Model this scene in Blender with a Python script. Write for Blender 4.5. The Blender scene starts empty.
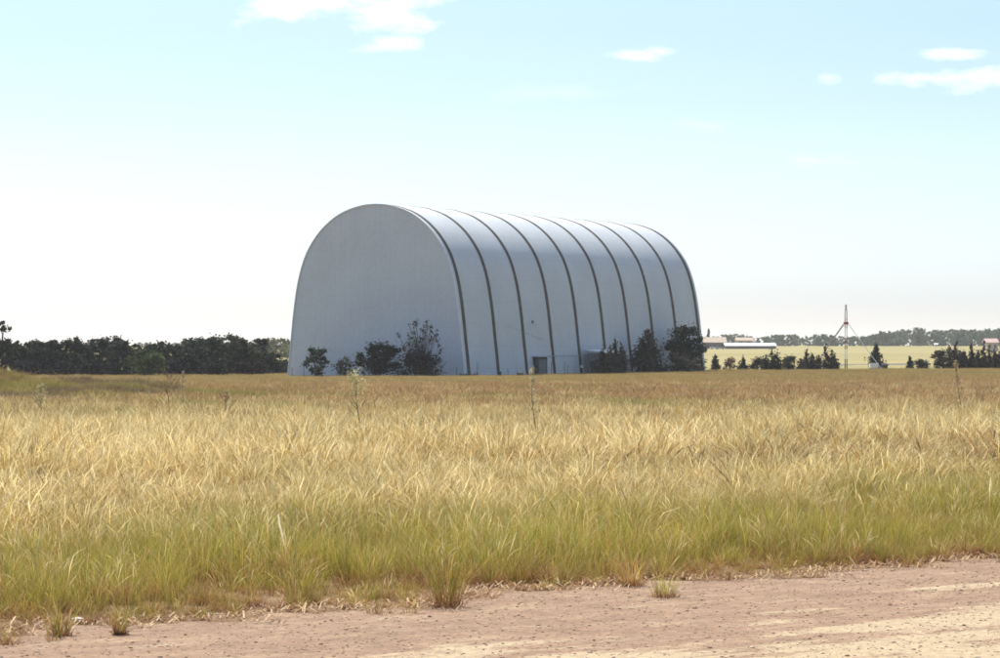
import bpy, math, random
import numpy as np

R = math.radians
F = 3000.0          # focal length in photo pixels (1000 wide)
HZ = 345.0          # horizon row in the photo
EYE = 2.0
sc = bpy.context.scene
COL = sc.collection
rng = np.random.default_rng(11)
random.seed(5)

# ------------------------------------------------------------------ helpers
def smooth(a, b, x):
    t = np.clip((np.asarray(x, float) - a) / (b - a), 0, 1)
    return t * t * (3 - 2 * t)

def ground_z(x, y):
    x = np.asarray(x, float); y = np.asarray(y, float)
    yy = np.clip(y, 25, 380)
    z = -0.0062 * (yy - 25)
    z = z + 3.6 * smooth(600, 2100, y)
    z = z + 0.004 * np.clip(x, -90, 90) * smooth(60, 350, y) * (1 - smooth(600, 900, y))
    # low mound of rough ground on the left
    z = z + 1.0 * np.exp(-(((x + 25.5) / 8.5) ** 2 + ((y - 158) / 17) ** 2)) * (1 + .35 * np.sin(x * 1.1) * np.sin(x * .47 + 1))
    z = z + 0.05 * np.sin(x * .31 + y * .17) * np.sin(y * .11 - x * .2 + 1.3) * smooth(26, 60, y)
    return z

def gz(x, y): return float(ground_z(x, y))
def wx(px, d): return (px - 500.0) / F * d
def wz(py, d): return EYE - (py - HZ) / F * d

def make_mesh(name, verts, faces, mats=(), cols=None, smooth_sh=False, midx=None):
    me = bpy.data.meshes.new(name)
    verts = np.asarray(verts, np.float32)
    if isinstance(faces, np.ndarray):
        k = faces.shape[1]; nf = len(faces)
        me.vertices.add(len(verts)); me.vertices.foreach_set('co', verts.ravel())
        me.loops.add(nf * k); me.loops.foreach_set('vertex_index', faces.astype(np.int32).ravel())
        me.polygons.add(nf)
        me.polygons.foreach_set('loop_start', np.arange(0, nf * k, k, dtype=np.int32))
        me.polygons.foreach_set('loop_total', np.full(nf, k, np.int32))
        me.update(calc_edges=True)
    else:
        me.from_pydata([tuple(map(float, v)) for v in verts], [], faces)
    for m in mats: me.materials.append(m)
    if midx is not None: me.polygons.foreach_set('material_index', np.asarray(midx, np.int32))
    if cols is not None:
        a = me.attributes.new('tint', 'FLOAT_COLOR', 'POINT')
        c = np.ones((len(verts), 4), np.float32); c[:, :3] = cols
        a.data.foreach_set('color', c.ravel())
    if smooth_sh: me.polygons.foreach_set('use_smooth', np.ones(len(me.polygons), bool))
    me.update()
    return me

def link(name, me, parent=None, loc=None):
    o = bpy.data.objects.new(name, me); COL.objects.link(o)
    if parent is not None: o.parent = parent
    if loc is not None: o.location = loc
    return o

def tag(o, label=None, cat=None, group=None, kind=None):
    if label: o['label'] = label
    if cat: o['category'] = cat
    if group: o['group'] = group
    if kind: o['kind'] = kind
    return o

def empty(name, loc, rz=0.0):
    o = bpy.data.objects.new(name, None); COL.objects.link(o)
    o.location = loc; o.rotation_euler = (0, 0, rz); o.empty_display_size = .5
    return o

class MB:
    """collects boxes, tubes and polygons for one mesh"""
    def __init__(s): s.v = []; s.f = []
    def box(s, x0, x1, y0, y1, z0, z1):
        n = len(s.v)
        s.v += [(x0,y0,z0),(x1,y0,z0),(x1,y1,z0),(x0,y1,z0),(x0,y0,z1),(x1,y0,z1),(x1,y1,z1),(x0,y1,z1)]
        s.f += [tuple(n+i for i in q) for q in ((0,3,2,1),(4,5,6,7),(0,1,5,4),(1,2,6,5),(2,3,7,6),(3,0,4,7))]
        return s
    def tube(s, pts, rad, k=6):
        pts = [np.array(p, float) for p in pts]; n0 = len(s.v)
        for i, p in enumerate(pts):
            d = pts[min(i+1, len(pts)-1)] - pts[max(i-1, 0)]
            d = d / (np.linalg.norm(d) + 1e-9)
            a = np.cross(d, (0, 0, 1.0)) if abs(d[2]) < .95 else np.cross(d, (1.0, 0, 0))
            a /= np.linalg.norm(a); b = np.cross(d, a)
            r = rad[i] if hasattr(rad, '__len__') else rad
            for j in range(k):
                t = 2 * math.pi * j / k
                s.v.append(tuple(p + r * (a * math.cos(t) + b * math.sin(t))))
        for i in range(len(pts) - 1):
            for j in range(k):
                s.f.append((n0+i*k+j, n0+i*k+(j+1)%k, n0+(i+1)*k+(j+1)%k, n0+(i+1)*k+j))
        s.f.append(tuple(n0 + j for j in range(k))[::-1])
        s.f.append(tuple(n0 + (len(pts)-1)*k + j for j in range(k)))
        return s
    def gable(s, x0, x1, y0, y1, z0, z1):
        """ridge along x"""
        n = len(s.v); ym = (y0+y1)/2
        s.v += [(x0,y0,z0),(x1,y0,z0),(x1,y1,z0),(x0,y1,z0),(x0,ym,z1),(x1,ym,z1)]
        s.f += [tuple(n+i for i in q) for q in ((0,3,2,1),(0,1,5,4),(2,3,4,5),(3,0,4),(1,2,5))]
        return s
    def build(s, name, mat, parent=None, smooth_sh=False):
        return link(name, make_mesh(name, s.v, s.f, [mat], smooth_sh=smooth_sh), parent)

# ------------------------------------------------------------------ materials
def new_mat(name):
    m = bpy.data.materials.new(name); m.use_nodes = True
    nt = m.node_tree; nt.nodes.clear()
    return m, nt
def N(nt, typ, **kw):
    n = nt.nodes.new(typ)
    for k, v in kw.items():
        if k in n.inputs: n.inputs[k].default_value = v
        else: setattr(n, k, v)
    return n
def L(nt, a, b): nt.links.new(a, b)
def ramp(nt, fac, stops):
    r = nt.nodes.new('ShaderNodeValToRGB')
    while len(r.color_ramp.elements) < len(stops): r.color_ramp.elements.new(.5)
    for e, (p, c) in zip(r.color_ramp.elements, stops):
        e.position = p; e.color = (*c, 1) if len(c) == 3 else c
    L(nt, fac, r.inputs[0]); return r
def noise(nt, vec, scale, detail=4, rough=.6):
    n = N(nt, 'ShaderNodeTexNoise'); n.inputs['Scale'].default_value = scale
    n.inputs['Detail'].default_value = detail; n.inputs['Roughness'].default_value = rough
    if vec is not None: L(nt, vec, n.inputs['Vector'])
    return n
def math_n(nt, op, a, b=None, clamp=False):
    n = nt.nodes.new('ShaderNodeMath'); n.operation = op; n.use_clamp = clamp
    for i, v in enumerate((a, b)):
        if v is None: continue
        if isinstance(v, (int, float)): n.inputs[i].default_value = v
        else: L(nt, v, n.inputs[i])
    return n.outputs[0]
def mixc(nt, fac, a, b, blend='MIX'):
    n = nt.nodes.new('ShaderNodeMix'); n.data_type = 'RGBA'; n.blend_type = blend
    for s, v in ((n.inputs[0], fac), (n.inputs[6], a), (n.inputs[7], b)):
        if isinstance(v, (int, float)): s.default_value = v
        elif isinstance(v, tuple): s.default_value = (*v, 1)
        else: L(nt, v, s)
    return n.outputs[2]
def out(nt, sh, disp=None):
    o = nt.nodes.new('ShaderNodeOutputMaterial'); L(nt, sh, o.inputs[0]); return o
def bsdf(nt, color, rough=.8, spec=.3, metal=0., normal=None):
    b = nt.nodes.new('ShaderNodeBsdfPrincipled')
    if isinstance(color, tuple): b.inputs['Base Color'].default_value = (*color, 1)
    else: L(nt, color, b.inputs['Base Color'])
    b.inputs['Roughness'].default_value = rough
    b.inputs['Specular IOR Level'].default_value = spec
    b.inputs['Metallic'].default_value = metal
    if normal is not None: L(nt, normal, b.inputs['Normal'])
    return b.outputs[0]
def bump(nt, h, strength=.3, dist=.02):
    b = nt.nodes.new('ShaderNodeBump'); b.inputs['Strength'].default_value = strength
    b.inputs['Distance'].default_value = dist; L(nt, h, b.inputs['Height']); return b.outputs[0]

def simple(name, color, rough=.8, var=.25, scale=3., spec=.3):
    m, nt = new_mat(name)
    tc = N(nt, 'ShaderNodeTexCoord')
    n = noise(nt, tc.outputs['Object'], scale)
    lo = tuple(c * (1 - var) for c in color); hi = tuple(min(1, c * (1 + var)) for c in color)
    r = ramp(nt, n.outputs[0], [(.3, lo), (.7, hi)])
    out(nt, bsdf(nt, r.outputs[0], rough, spec)); return m

def leaf_mat(name, translucent=.25, lo=.75, hi=1.3):
    m, nt = new_mat(name)
    at = N(nt, 'ShaderNodeAttribute'); at.attribute_name = 'tint'
    ge = N(nt, 'ShaderNodeNewGeometry')
    n = noise(nt, ge.outputs['Position'], 1.1, 3)
    r = ramp(nt, n.outputs[0], [(.3, (lo,)*3), (.7, (hi,)*3)])
    c = mixc(nt, 1.0, at.outputs['Color'], r.outputs[0], 'MULTIPLY')
    d = N(nt, 'ShaderNodeBsdfDiffuse'); t = N(nt, 'ShaderNodeBsdfTranslucent')
    L(nt, c, d.inputs[0]); L(nt, c, t.inputs[0])
    mx = N(nt, 'ShaderNodeMixShader'); mx.inputs[0].default_value = translucent
    L(nt, d.outputs[0], mx.inputs[1]); L(nt, t.outputs[0], mx.inputs[2])
    out(nt, mx.outputs[0]); return m

def grass_mat():
    m, nt = new_mat('grass_blade')
    at = N(nt, 'ShaderNodeAttribute'); at.attribute_name = 'tint'
    ge = N(nt, 'ShaderNodeNewGeometry'); oi = N(nt, 'ShaderNodeObjectInfo')
    n = noise(nt, ge.outputs['Position'], .28, 4)
    r = ramp(nt, n.outputs[0], [(.3, (.80, .80, .74)), (.7, (1.16, 1.15, 1.12))])
    c = mixc(nt, 1.0, at.outputs['Color'], r.outputs[0], 'MULTIPLY')
    r2 = ramp(nt, oi.outputs['Random'], [(0, (.78, .74, .68)), (.5, (1, 1, 1)), (1, (1.22, 1.2, 1.12))])
    c = mixc(nt, 1.0, c, r2.outputs[0], 'MULTIPLY')
    d = N(nt, 'ShaderNodeBsdfDiffuse'); t = N(nt, 'ShaderNodeBsdfTranslucent')
    g = N(nt, 'ShaderNodeBsdfGlossy'); g.inputs['Roughness'].default_value = .5
    g.inputs[0].default_value = (.9, .88, .8, 1)
    L(nt, c, d.inputs[0]); L(nt, c, t.inputs[0])
    mx = N(nt, 'ShaderNodeMixShader'); mx.inputs[0].default_value = .45
    L(nt, d.outputs[0], mx.inputs[1]); L(nt, t.outputs[0], mx.inputs[2])
    mg = N(nt, 'ShaderNodeMixShader'); mg.inputs[0].default_value = .03
    L(nt, mx.outputs[0], mg.inputs[1]); L(nt, g.outputs[0], mg.inputs[2])
    out(nt, mg.outputs[0]); return m

def ground_mat():
    m, nt = new_mat('field_soil')
    ge = N(nt, 'ShaderNodeNewGeometry')
    sep = N(nt, 'ShaderNodeSeparateXYZ'); L(nt, ge.outputs['Position'], sep.inputs[0])
    n1 = noise(nt, ge.outputs['Position'], 2.5, 8, .7)
    near = ramp(nt, n1.outputs[0], [(.25, (.10, .06, .03)), (.5, (.20, .125, .065)), (.75, (.32, .22, .12))])
    mp = N(nt, 'ShaderNodeMapping'); mp.inputs['Scale'].default_value = (.35, 1, 1)
    L(nt, ge.outputs['Position'], mp.inputs[0])
    n2 = noise(nt, mp.outputs[0], .011, 6, .65)
    n3 = noise(nt, ge.outputs['Position'], .35, 6, .75)
    far = ramp(nt, n2.outputs[0], [(.3, (.185, .165, .06)), (.45, (.26, .22, .092)), (.6, (.31, .26, .115)), (.75, (.225, .20, .08))])
    f2 = ramp(nt, n3.outputs[0], [(.3, (.82, .82, .78)), (.7, (1.12, 1.12, 1.1))])
    farc = mixc(nt, 1., far.outputs[0], f2.outputs[0], 'MULTIPLY')
    mr = N(nt, 'ShaderNodeMapRange'); mr.inputs[1].default_value = 60; mr.inputs[2].default_value = 420
    L(nt, sep.outputs[1], mr.inputs[0])
    c = mixc(nt, mr.outputs[0], near.outputs[0], farc)
    nb = noise(nt, ge.outputs['Position'], 25, 6, .7)
    out(nt, bsdf(nt, c, .95, .1, normal=bump(nt, nb.outputs[0], .5, .03))); return m

EA = .87                                     # slope of the road edge on plan
EL = 1 / math.sqrt(1 + EA * EA)
def road_mat():
    m, nt = new_mat('worn_road_surface')
    ge = N(nt, 'ShaderNodeNewGeometry')
    sep = N(nt, 'ShaderNodeSeparateXYZ'); L(nt, ge.outputs['Position'], sep.inputs[0])
    # v = distance from the grass edge, u = along it
    v = math_n(nt, 'MULTIPLY', math_n(nt, 'SUBTRACT', math_n(nt, 'ADD', math_n(nt, 'MULTIPLY', sep.outputs[0], EA), 24.0), sep.outputs[1]), EL)
    u = math_n(nt, 'MULTIPLY', math_n(nt, 'ADD', sep.outputs[0], math_n(nt, 'MULTIPLY', sep.outputs[1], EA)), EL)
    cmb = N(nt, 'ShaderNodeCombineXYZ')
    L(nt, math_n(nt, 'MULTIPLY', u, .4), cmb.inputs[0]); L(nt, math_n(nt, 'MULTIPLY', v, 1.5), cmb.inputs[1])
    ns = noise(nt, cmb.outputs[0], 1.1, 6, .62)
    nf = noise(nt, ge.outputs['Position'], 17, 6, .82)
    nm = noise(nt, ge.outputs['Position'], 1.7, 6, .7)
    base = ramp(nt, nm.outputs[0], [(.3, (.20, .122, .073)), (.55, (.27, .172, .105)), (.75, (.35, .235, .148))])
    # pale sandy wear: begins about 2.9 m from the edge, streaky
    d = math_n(nt, 'ADD', math_n(nt, 'MULTIPLY', math_n(nt, 'SUBTRACT', math_n(nt, 'ADD', v, math_n(nt, 'MULTIPLY', u, .12)), 5.3), .6), math_n(nt, 'MULTIPLY', math_n(nt, 'SUBTRACT', ns.outputs[0], .5), 8.0))
    d = math_n(nt, 'MULTIPLY', math_n(nt, 'ADD', d, math_n(nt, 'MULTIPLY', math_n(nt, 'SUBTRACT', nf.outputs[0], .5), 1.3)), 1.5, True)
    n4 = noise(nt, cmb.outputs[0], 2.6, 5, .7)
    st = ramp(nt, n4.outputs[0], [(.50, (0, 0, 0)), (.68, (.42, .42, .42))])
    pale = math_n(nt, 'MAXIMUM', math_n(nt, 'MULTIPLY', d, .85), st.outputs[0])
    c = mixc(nt, pale, base.outputs[0], (.43, .335, .205))
    sp = ramp(nt, nf.outputs[0], [(.32, (.35, .31, .29)), (.45, (.88, .88, .88)), (.55, (1.05, 1.05, 1.05)), (.68, (1.6, 1.55, 1.45))])
    c = mixc(nt, .85, c, sp.outputs[0], 'MULTIPLY')
    out(nt, bsdf(nt, c, .92, .2, normal=bump(nt, nf.outputs[0], .5, .015))); return m

def cladding_mat(name, col, side):
    """painted metal sheet: faint vertical sheet joints, horizontal laps, weathering"""
    m, nt = new_mat(name)
    tc = N(nt, 'ShaderNodeTexCoord')
    sep = N(nt, 'ShaderNodeSeparateXYZ'); L(nt, tc.outputs['Object'], sep.inputs[0])
    ax = sep.outputs[1] if side else sep.outputs[0]
    def line(coord, period, width, off=0.):
        f = math_n(nt, 'FRACT', math_n(nt, 'DIVIDE', math_n(nt, 'ADD', coord, off), period))
        return math_n(nt, 'LESS_THAN', f, width / period)
    v = line(ax, .76, .035, 300.2)
    h = line(sep.outputs[2], 2.9, .05, 10.3)
    n1 = noise(nt, tc.outputs['Object'], .16, 5, .6)
    mp = N(nt, 'ShaderNodeMapping'); mp.inputs['Scale'].default_value = (1.3, 1.3, .08) if not side else (1, 1.3, .08)
    L(nt, tc.outputs['Object'], mp.inputs[0])
    n2 = noise(nt, mp.outputs[0], 1.0, 6, .7)
    n3 = noise(nt, tc.outputs['Object'], 3.0, 3, .7)
    k = lambda a: (a, a, a)
    c = mixc(nt, 1., col, ramp(nt, n1.outputs[0], [(.3, k(.94)), (.7, k(1.05))]).outputs[0], 'MULTIPLY')
    c = mixc(nt, 1., c, ramp(nt, n2.outputs[0], [(.3, (.975, .975, .98)), (.7, (1.02, 1.02, 1.015))]).outputs[0], 'MULTIPLY')
    c = mixc(nt, 1., c, ramp(nt, n3.outputs[0], [(.25, k(.93)), (.75, k(1.06))]).outputs[0], 'MULTIPLY')
    c = mixc(nt, math_n(nt, 'MULTIPLY', v, .12), c, (.12, .13, .15))
    c = mixc(nt, math_n(nt, 'MULTIPLY', h, .16 if side else .05), c, (.12, .13, .15))
    # corrugation
    w = N(nt, 'ShaderNodeMath'); w.operation = 'SINE'
    L(nt, math_n(nt, 'MULTIPLY', ax, 2 * math.pi / .19), w.inputs[0])
    out(nt, bsdf(nt, c, .8, .12, normal=bump(nt, w.outputs[0], .08, .01))); return m

M_GRASS = grass_mat()
M_LEAF = leaf_mat('foliage', .18)
M_WOOD = simple('bark', (.13, .11, .095), .9, .35, 4)
M_WOODP = simple('pale_bark', (.33, .31, .27), .9, .3, 3)
M_GROUND = ground_mat()
M_ROAD = road_mat()
M_SKIN = cladding_mat('blue_grey_cladding', (.57, .605, .62), True)
M_END = cladding_mat('grey_end_cladding', (.61, .645, .68), False)
M_RIB = simple('rib_steel', (.075, .062, .045), .7, .35, 1.2)
M_RIM = simple('sunlit_rim', (.62, .65, .68), .5, .08, 1)  # paler than the cladding: the sunlit roof edge put into the colour
M_DOOR = simple('dark_door', (.055, .055, .06), .7, .3, 2)
M_SHEDWALL = simple('shed_wall', (.16, .165, .17), .7, .2, 1.5)
M_WHITE = simple('white_paint', (.78, .77, .74), .5, .08, 2)
M_RED = simple('faded_red_paint', (.30, .075, .05), .6, .2, 4)
M_GREYM = simple('galvanised_steel', (.36, .37, .38), .5, .15, 4)
M_DARK = simple('dark_rusty_metal', (.05, .045, .042), .8, .3, 4)
M_POST = simple('weathered_post', (.12, .11, .10), .9, .3, 6)
M_GREYW = simple('zinc_roof', (.55, .56, .57), .7, .1, .4)
M_TAN = simple('tan_roof', (.33, .25, .18), .7, .12, .6)
M_PINK = simple('pinkish_roof', (.40, .26, .23), .7, .12, .6)
M_CREAM = simple('cream_wall', (.50, .43, .32), .8, .1, .6)
M_BRICK_SHADE = simple('dark_brick_and_shade', (.12, .08, .07), .8, .2, 1)
M_GLASS = simple('dark_glass', (.03, .035, .04), .15, .1, 1, .6)
M_GRAVEL = simple('pale_gravel', (.15, .155, .16), 1., .2, .8, 0.)
M_STONE = simple('pale_stone', (.80, .74, .66), .9, .1, 14)
M_PEB = simple('pebble', (.26, .19, .16), .9, .4, 9)

# ------------------------------------------------------------------ setting
def axis(vals): return np.array(sorted(set(np.round(vals, 3))))
ys = axis(list(np.arange(-60, 14, 8)) + list(np.arange(14, 60, .5)) + list(np.arange(60, 240, 2)) + list(np.arange(240, 640, 8)) + list(np.arange(640, 2200, 40)) + list(np.arange(2200, 9000, 400)) + [-400, -900])
xs = axis(list(np.arange(-16, 16, .5)) + list(np.arange(-46, -16, 1.5)) + list(np.arange(16, 46, 1.5)) + list(np.arange(-160, -46, 8)) + list(np.arange(46, 160, 8)) + list(np.arange(-5000, -160, 220)) + list(np.arange(160, 5000, 220)))
XX, YY = np.meshgrid(xs, ys)
V = np.stack([XX, YY, ground_z(XX, YY)], -1).reshape(-1, 3)
nx, ny = len(xs), len(ys)
I = np.arange(nx * ny).reshape(ny, nx)
Q = np.stack([I[:-1, :-1], I[:-1, 1:], I[1:, 1:], I[1:, :-1]], -1).reshape(-1, 4)
g = link('ground', make_mesh('ground', V, Q, [M_GROUND], smooth_sh=True)); tag(g, kind='structure')

def edge_wob(u):
    return .20 * np.sin(u * 1.3 + .5) + .15 * np.sin(u * 3.1 + 2) + .10 * np.sin(u * 7.3 + 1) + .08 * np.sin(u * 15.1) - .38 * np.clip(-np.asarray(u, float) / 4, 0, 1) * (np.asarray(u) > -20)
def uv_xy(u, v):
    """u along the road edge, v into the field (+) from the edge; edge passes (0, 24)"""
    # origin = foot at (0,24)
    return u * EL - v * EA * EL, 24 + u * EA * EL + v * EL
us = np.concatenate([np.arange(-260, -14, 6), np.arange(-14, 16, .1), np.arange(16, 300, 6)])
rv, rf = [], []
rows = [0, .15, .6, 1.5, 4, 9]
for i, u in enumerate(us):
    e = float(edge_wob(u)) - .05
    for j, r in enumerate(rows):
        x, y = uv_xy(u, e - r)
        rv.append((x, y, .004 if j else -.001))
for i in range(len(us) - 1):
    for j in range(len(rows) - 1):
        a = i * len(rows) + j
        rf.append((a, a + 1, a + len(rows) + 1, a + len(rows)))
rd = link('road', make_mesh('road', rv, [f[::-1] for f in rf], [M_ROAD])); tag(rd, kind='structure')
# keep terrain under the road flat: ground_z is 0 for y<25; beyond it the road follows the fall of the land
me = rd.data
co = np.empty(len(me.vertices) * 3, np.float32); me.vertices.foreach_get('co', co); co = co.reshape(-1, 3)
co[:, 2] += ground_z(co[:, 0], co[:, 1]).astype(np.float32) + .012 * (co[:, 2] > 0)
me.vertices.foreach_set('co', co.ravel()); me.update()

# pale gravel strip out beyond the mast
pv = []; pts = [(812, 575), (840, 590), (872, 600), (900, 606), (925, 612)]
for px, d in pts:
    x = wx(px, d)
    for dd in (-11, 11): pv.append((x, d + dd, gz(x, d + dd) + .05))
pf = [(2*i, 2*i+2, 2*i+3, 2*i+1) for i in range(len(pts) - 1)]
p = link('path', make_mesh('path', pv, pf, [M_GRAVEL])); tag(p, kind='structure')

# ------------------------------------------------------------------ grass clumps
def blades(n, radius, h, w, lean, droop, pal, S=4, head=0., base=(.16, .10, .06), basef=.25, seed=0, ring=False):
    """n curved blades; pal = list of (weight, mid colour, tip colour)"""
    r = np.random.default_rng(seed)
    ang = r.uniform(0, 2*np.pi, n); rad = radius * np.sqrt(r.uniform(0, 1, n))
    bx, by = rad * np.cos(ang), rad * np.sin(ang)
    H = r.uniform(h[0], h[1], n)
    out_a = ang + r.normal(0, .7, n)
    ln = np.abs(r.normal(0, lean, n)) + lean * .4 * rad / max(radius, 1e-3)
    dr = r.uniform(droop[0], droop[1], n)
    W = r.uniform(w[0], w[1], n); fa = r.uniform(0, np.pi, n)
    wt = np.array([p[0] for p in pal], float); pi_ = r.choice(len(pal), n, p=wt / wt.sum())
    mid = np.array([p[1] for p in pal])[pi_]; tip = np.array([p[2] for p in pal])[pi_]
    jit = r.uniform(.68, 1.24, (n, 1)); mid = mid * jit; tip = tip * jit
    isH = r.uniform(0, 1, n) < head
    V = np.zeros((n, S + 1, 2, 3)); C = np.zeros((n, S + 1, 2, 3))
    dx, dy = np.cos(out_a), np.sin(out_a); sx, sy = np.cos(fa), np.sin(fa)
    for k in range(S + 1):
        t = k / S
        off = H * (ln * t + dr * t ** 3)
        z = H * (t - .55 * dr * t ** 3)
        cx, cy = bx + dx * off, by + dy * off
        ww = W * (1 - .9 * t) * (.7 + .6 * t * (1 - t) * 4 * .5)
        hw = W * (.3 if t < .6 else (1.5 if t < .95 else .4))
        ww = np.where(isH, hw, ww)
        for s in (0, 1):
            sg = (s - .5)
            V[:, k, s, 0] = cx + sx * ww * sg; V[:, k, s, 1] = cy + sy * ww * sg; V[:, k, s, 2] = z
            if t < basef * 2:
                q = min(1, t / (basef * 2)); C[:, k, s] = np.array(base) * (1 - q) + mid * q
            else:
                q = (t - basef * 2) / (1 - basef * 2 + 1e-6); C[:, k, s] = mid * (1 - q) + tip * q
    idx = np.arange(n * (S + 1) * 2).reshape(n, S + 1, 2)
    Fq = np.stack([idx[:, :-1, 0], idx[:, :-1, 1], idx[:, 1:, 1], idx[:, 1:, 0]], -1).reshape(-1, 4)
    return V.reshape(-1, 3), Fq, C.reshape(-1, 3)

def join(parts):
    V, Fq, C = [], [], []; o = 0
    for v, f, c in parts:
        V.append(v); Fq.append(f + o); C.append(c); o += len(v)
    return np.concatenate(V), np.concatenate(Fq), np.concatenate(C)

GREEN = [(4, (.20, .225, .02), (.35, .355, .05)), (3, (.30, .29, .035), (.56, .50, .11)), (2.6, (.48, .34, .09), (.80, .62, .27)), (1.5, (.30, .155, .05), (.52, .33, .12))]
MIXED = [(2, (.28, .28, .03), (.48, .44, .08)), (3, (.46, .34, .10), (.80, .62, .27)), (1, (.28, .16, .08), (.44, .30, .16))]
STRAW = [(6, (.53, .385, .125), (.98, .87, .53)), (2.4, (.32, .19, .05), (.66, .44, .15)), (1.2, (.26, .24, .04), (.46, .41, .10)), (1.2, (.28, .15, .06), (.48, .29, .14))]
RED = [(2.6, (.25, .125, .055), (.42, .235, .115)), (3, (.29, .18, .08), (.49, .33, .17)), (1, (.18, .13, .05), (.32, .24, .09))]
TAN = [(3, (.29, .195, .07), (.47, .335, .14)), (1.5, (.22, .185, .06), (.36, .29, .11)), (1, (.26, .15, .075), (.40, .25, .13))]
OLIVE = [(3, (.18, .17, .04), (.34, .29, .08)), (1, (.3, .22, .09), (.48, .36, .16))]
DKBR = [(3, (.13, .085, .06), (.2, .13, .09)), (1, (.2, .15, .09), (.3, .24, .14))]

def clump(kind, seed):
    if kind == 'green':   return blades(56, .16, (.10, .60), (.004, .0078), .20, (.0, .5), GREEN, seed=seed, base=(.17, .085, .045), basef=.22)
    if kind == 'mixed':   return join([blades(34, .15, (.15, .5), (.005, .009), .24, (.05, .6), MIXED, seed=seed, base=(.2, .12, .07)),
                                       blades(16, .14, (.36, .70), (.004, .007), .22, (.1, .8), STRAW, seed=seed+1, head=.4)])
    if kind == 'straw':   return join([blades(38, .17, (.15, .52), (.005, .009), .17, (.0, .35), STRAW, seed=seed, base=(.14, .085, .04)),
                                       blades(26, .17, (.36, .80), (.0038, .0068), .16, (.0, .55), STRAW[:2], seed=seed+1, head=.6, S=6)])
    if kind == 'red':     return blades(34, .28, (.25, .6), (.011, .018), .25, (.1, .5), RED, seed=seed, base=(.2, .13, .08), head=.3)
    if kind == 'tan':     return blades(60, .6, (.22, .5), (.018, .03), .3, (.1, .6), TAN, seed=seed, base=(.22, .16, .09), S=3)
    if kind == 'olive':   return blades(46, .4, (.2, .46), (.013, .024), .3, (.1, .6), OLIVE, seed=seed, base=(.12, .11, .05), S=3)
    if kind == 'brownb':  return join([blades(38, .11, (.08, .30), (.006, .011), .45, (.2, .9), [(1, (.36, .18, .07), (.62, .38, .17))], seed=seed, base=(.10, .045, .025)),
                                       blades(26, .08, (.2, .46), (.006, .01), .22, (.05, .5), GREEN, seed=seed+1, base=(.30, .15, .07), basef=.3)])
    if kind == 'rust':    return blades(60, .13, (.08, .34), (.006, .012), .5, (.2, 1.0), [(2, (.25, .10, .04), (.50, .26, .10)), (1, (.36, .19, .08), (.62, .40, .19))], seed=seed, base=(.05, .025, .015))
    if kind == 'dark':    return blades(50, .35, (.2, .5), (.012, .02), .35, (.1, .7), DKBR, seed=seed, base=(.07, .05, .04), S=3)

kinds = [('green', 5), ('mixed', 5), ('straw', 7), ('red', 4), ('tan', 4), ('olive', 4), ('brownb', 4), ('dark', 3), ('rust', 4)]
lib = bpy.data.collections.new('grass_library'); start = {}; i = 0
for kd, n in kinds:
    start[kd] = (i, n)
    for q in range(n):
        v, f, c = clump(kd, 100 * i + 7)
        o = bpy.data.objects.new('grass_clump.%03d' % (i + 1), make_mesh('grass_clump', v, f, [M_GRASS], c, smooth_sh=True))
        lib.objects.link(o); i += 1

def vnoise(x, y, s, seed=0):
    """cheap value noise 0..1"""
    x = x / s; y = y / s; xi = np.floor(x).astype(int); yi = np.floor(y).astype(int); fx = x - xi; fy = y - yi
    fx = fx*fx*(3-2*fx); fy = fy*fy*(3-2*fy)
    def h(a, b):
        n = (a * 374761393 + b * 668265263 + seed * 974711) & 0x7fffffff
        n = ((n ^ (n >> 13)) * 1274126177) & 0x7fffffff
        return ((n ^ (n >> 16)) & 0xffff) / 65535.
    return (h(xi, yi)*(1-fx)+h(xi+1, yi)*fx)*(1-fy)+(h(xi, yi+1)*(1-fx)+h(xi+1, yi+1)*fx)*fy

def scatter(d0, d1, dens, margin=3.5):
    area = (d1*d1 - d0*d0) / 6 * 1.0 + 2*margin*(d1-d0)
    n = int(area * dens)
    out_x, out_y = [], []; tot = 0
    while tot < n:
        y = rng.uniform(d0, d1, n); x = rng.uniform(-1, 1, n) * (d1/6 + margin)
        k = np.abs(x) < y/6 + margin
        out_x.append(x[k]); out_y.append(y[k]); tot += k.sum()
    return np.concatenate(out_x)[:n], np.concatenate(out_y)[:n]

PX, PY, PI, PS = [], [], [], []
def hangar_local(x, y):
    a = R(29.3); dx = x + 16.25; dy = y - 388
    return dx*math.cos(a) - dy*math.sin(a), dx*math.sin(a) + dy*math.cos(a)
def add_points(x, y, chooser):
    u = (x * EL + (y - 24) * EA * EL); v = ((y - 24) - EA * x) * EL
    k = v > edge_wob(u) + .05 - .75 * (vnoise(u, v, .45, 71) > .72) * (rng.uniform(0, 1, len(x)) < .35)
    w, l = hangar_local(x, y); k &= ~((np.abs(w) < 13.6) & (l > -.4) & (l < 72))
    x, y, u, v = x[k], y[k], u[k], v[k]
    kind, s = chooser(x, y, v)
    idx = np.zeros(len(x), int)
    for kd, (st, n) in start.items():
        mk = kind == kd; idx[mk] = st + rng.integers(0, n, mk.sum())
    keep = kind != ''
    PX.append(x[keep]); PY.append(y[keep]); PI.append(idx[keep]); PS.append(s[keep])

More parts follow.
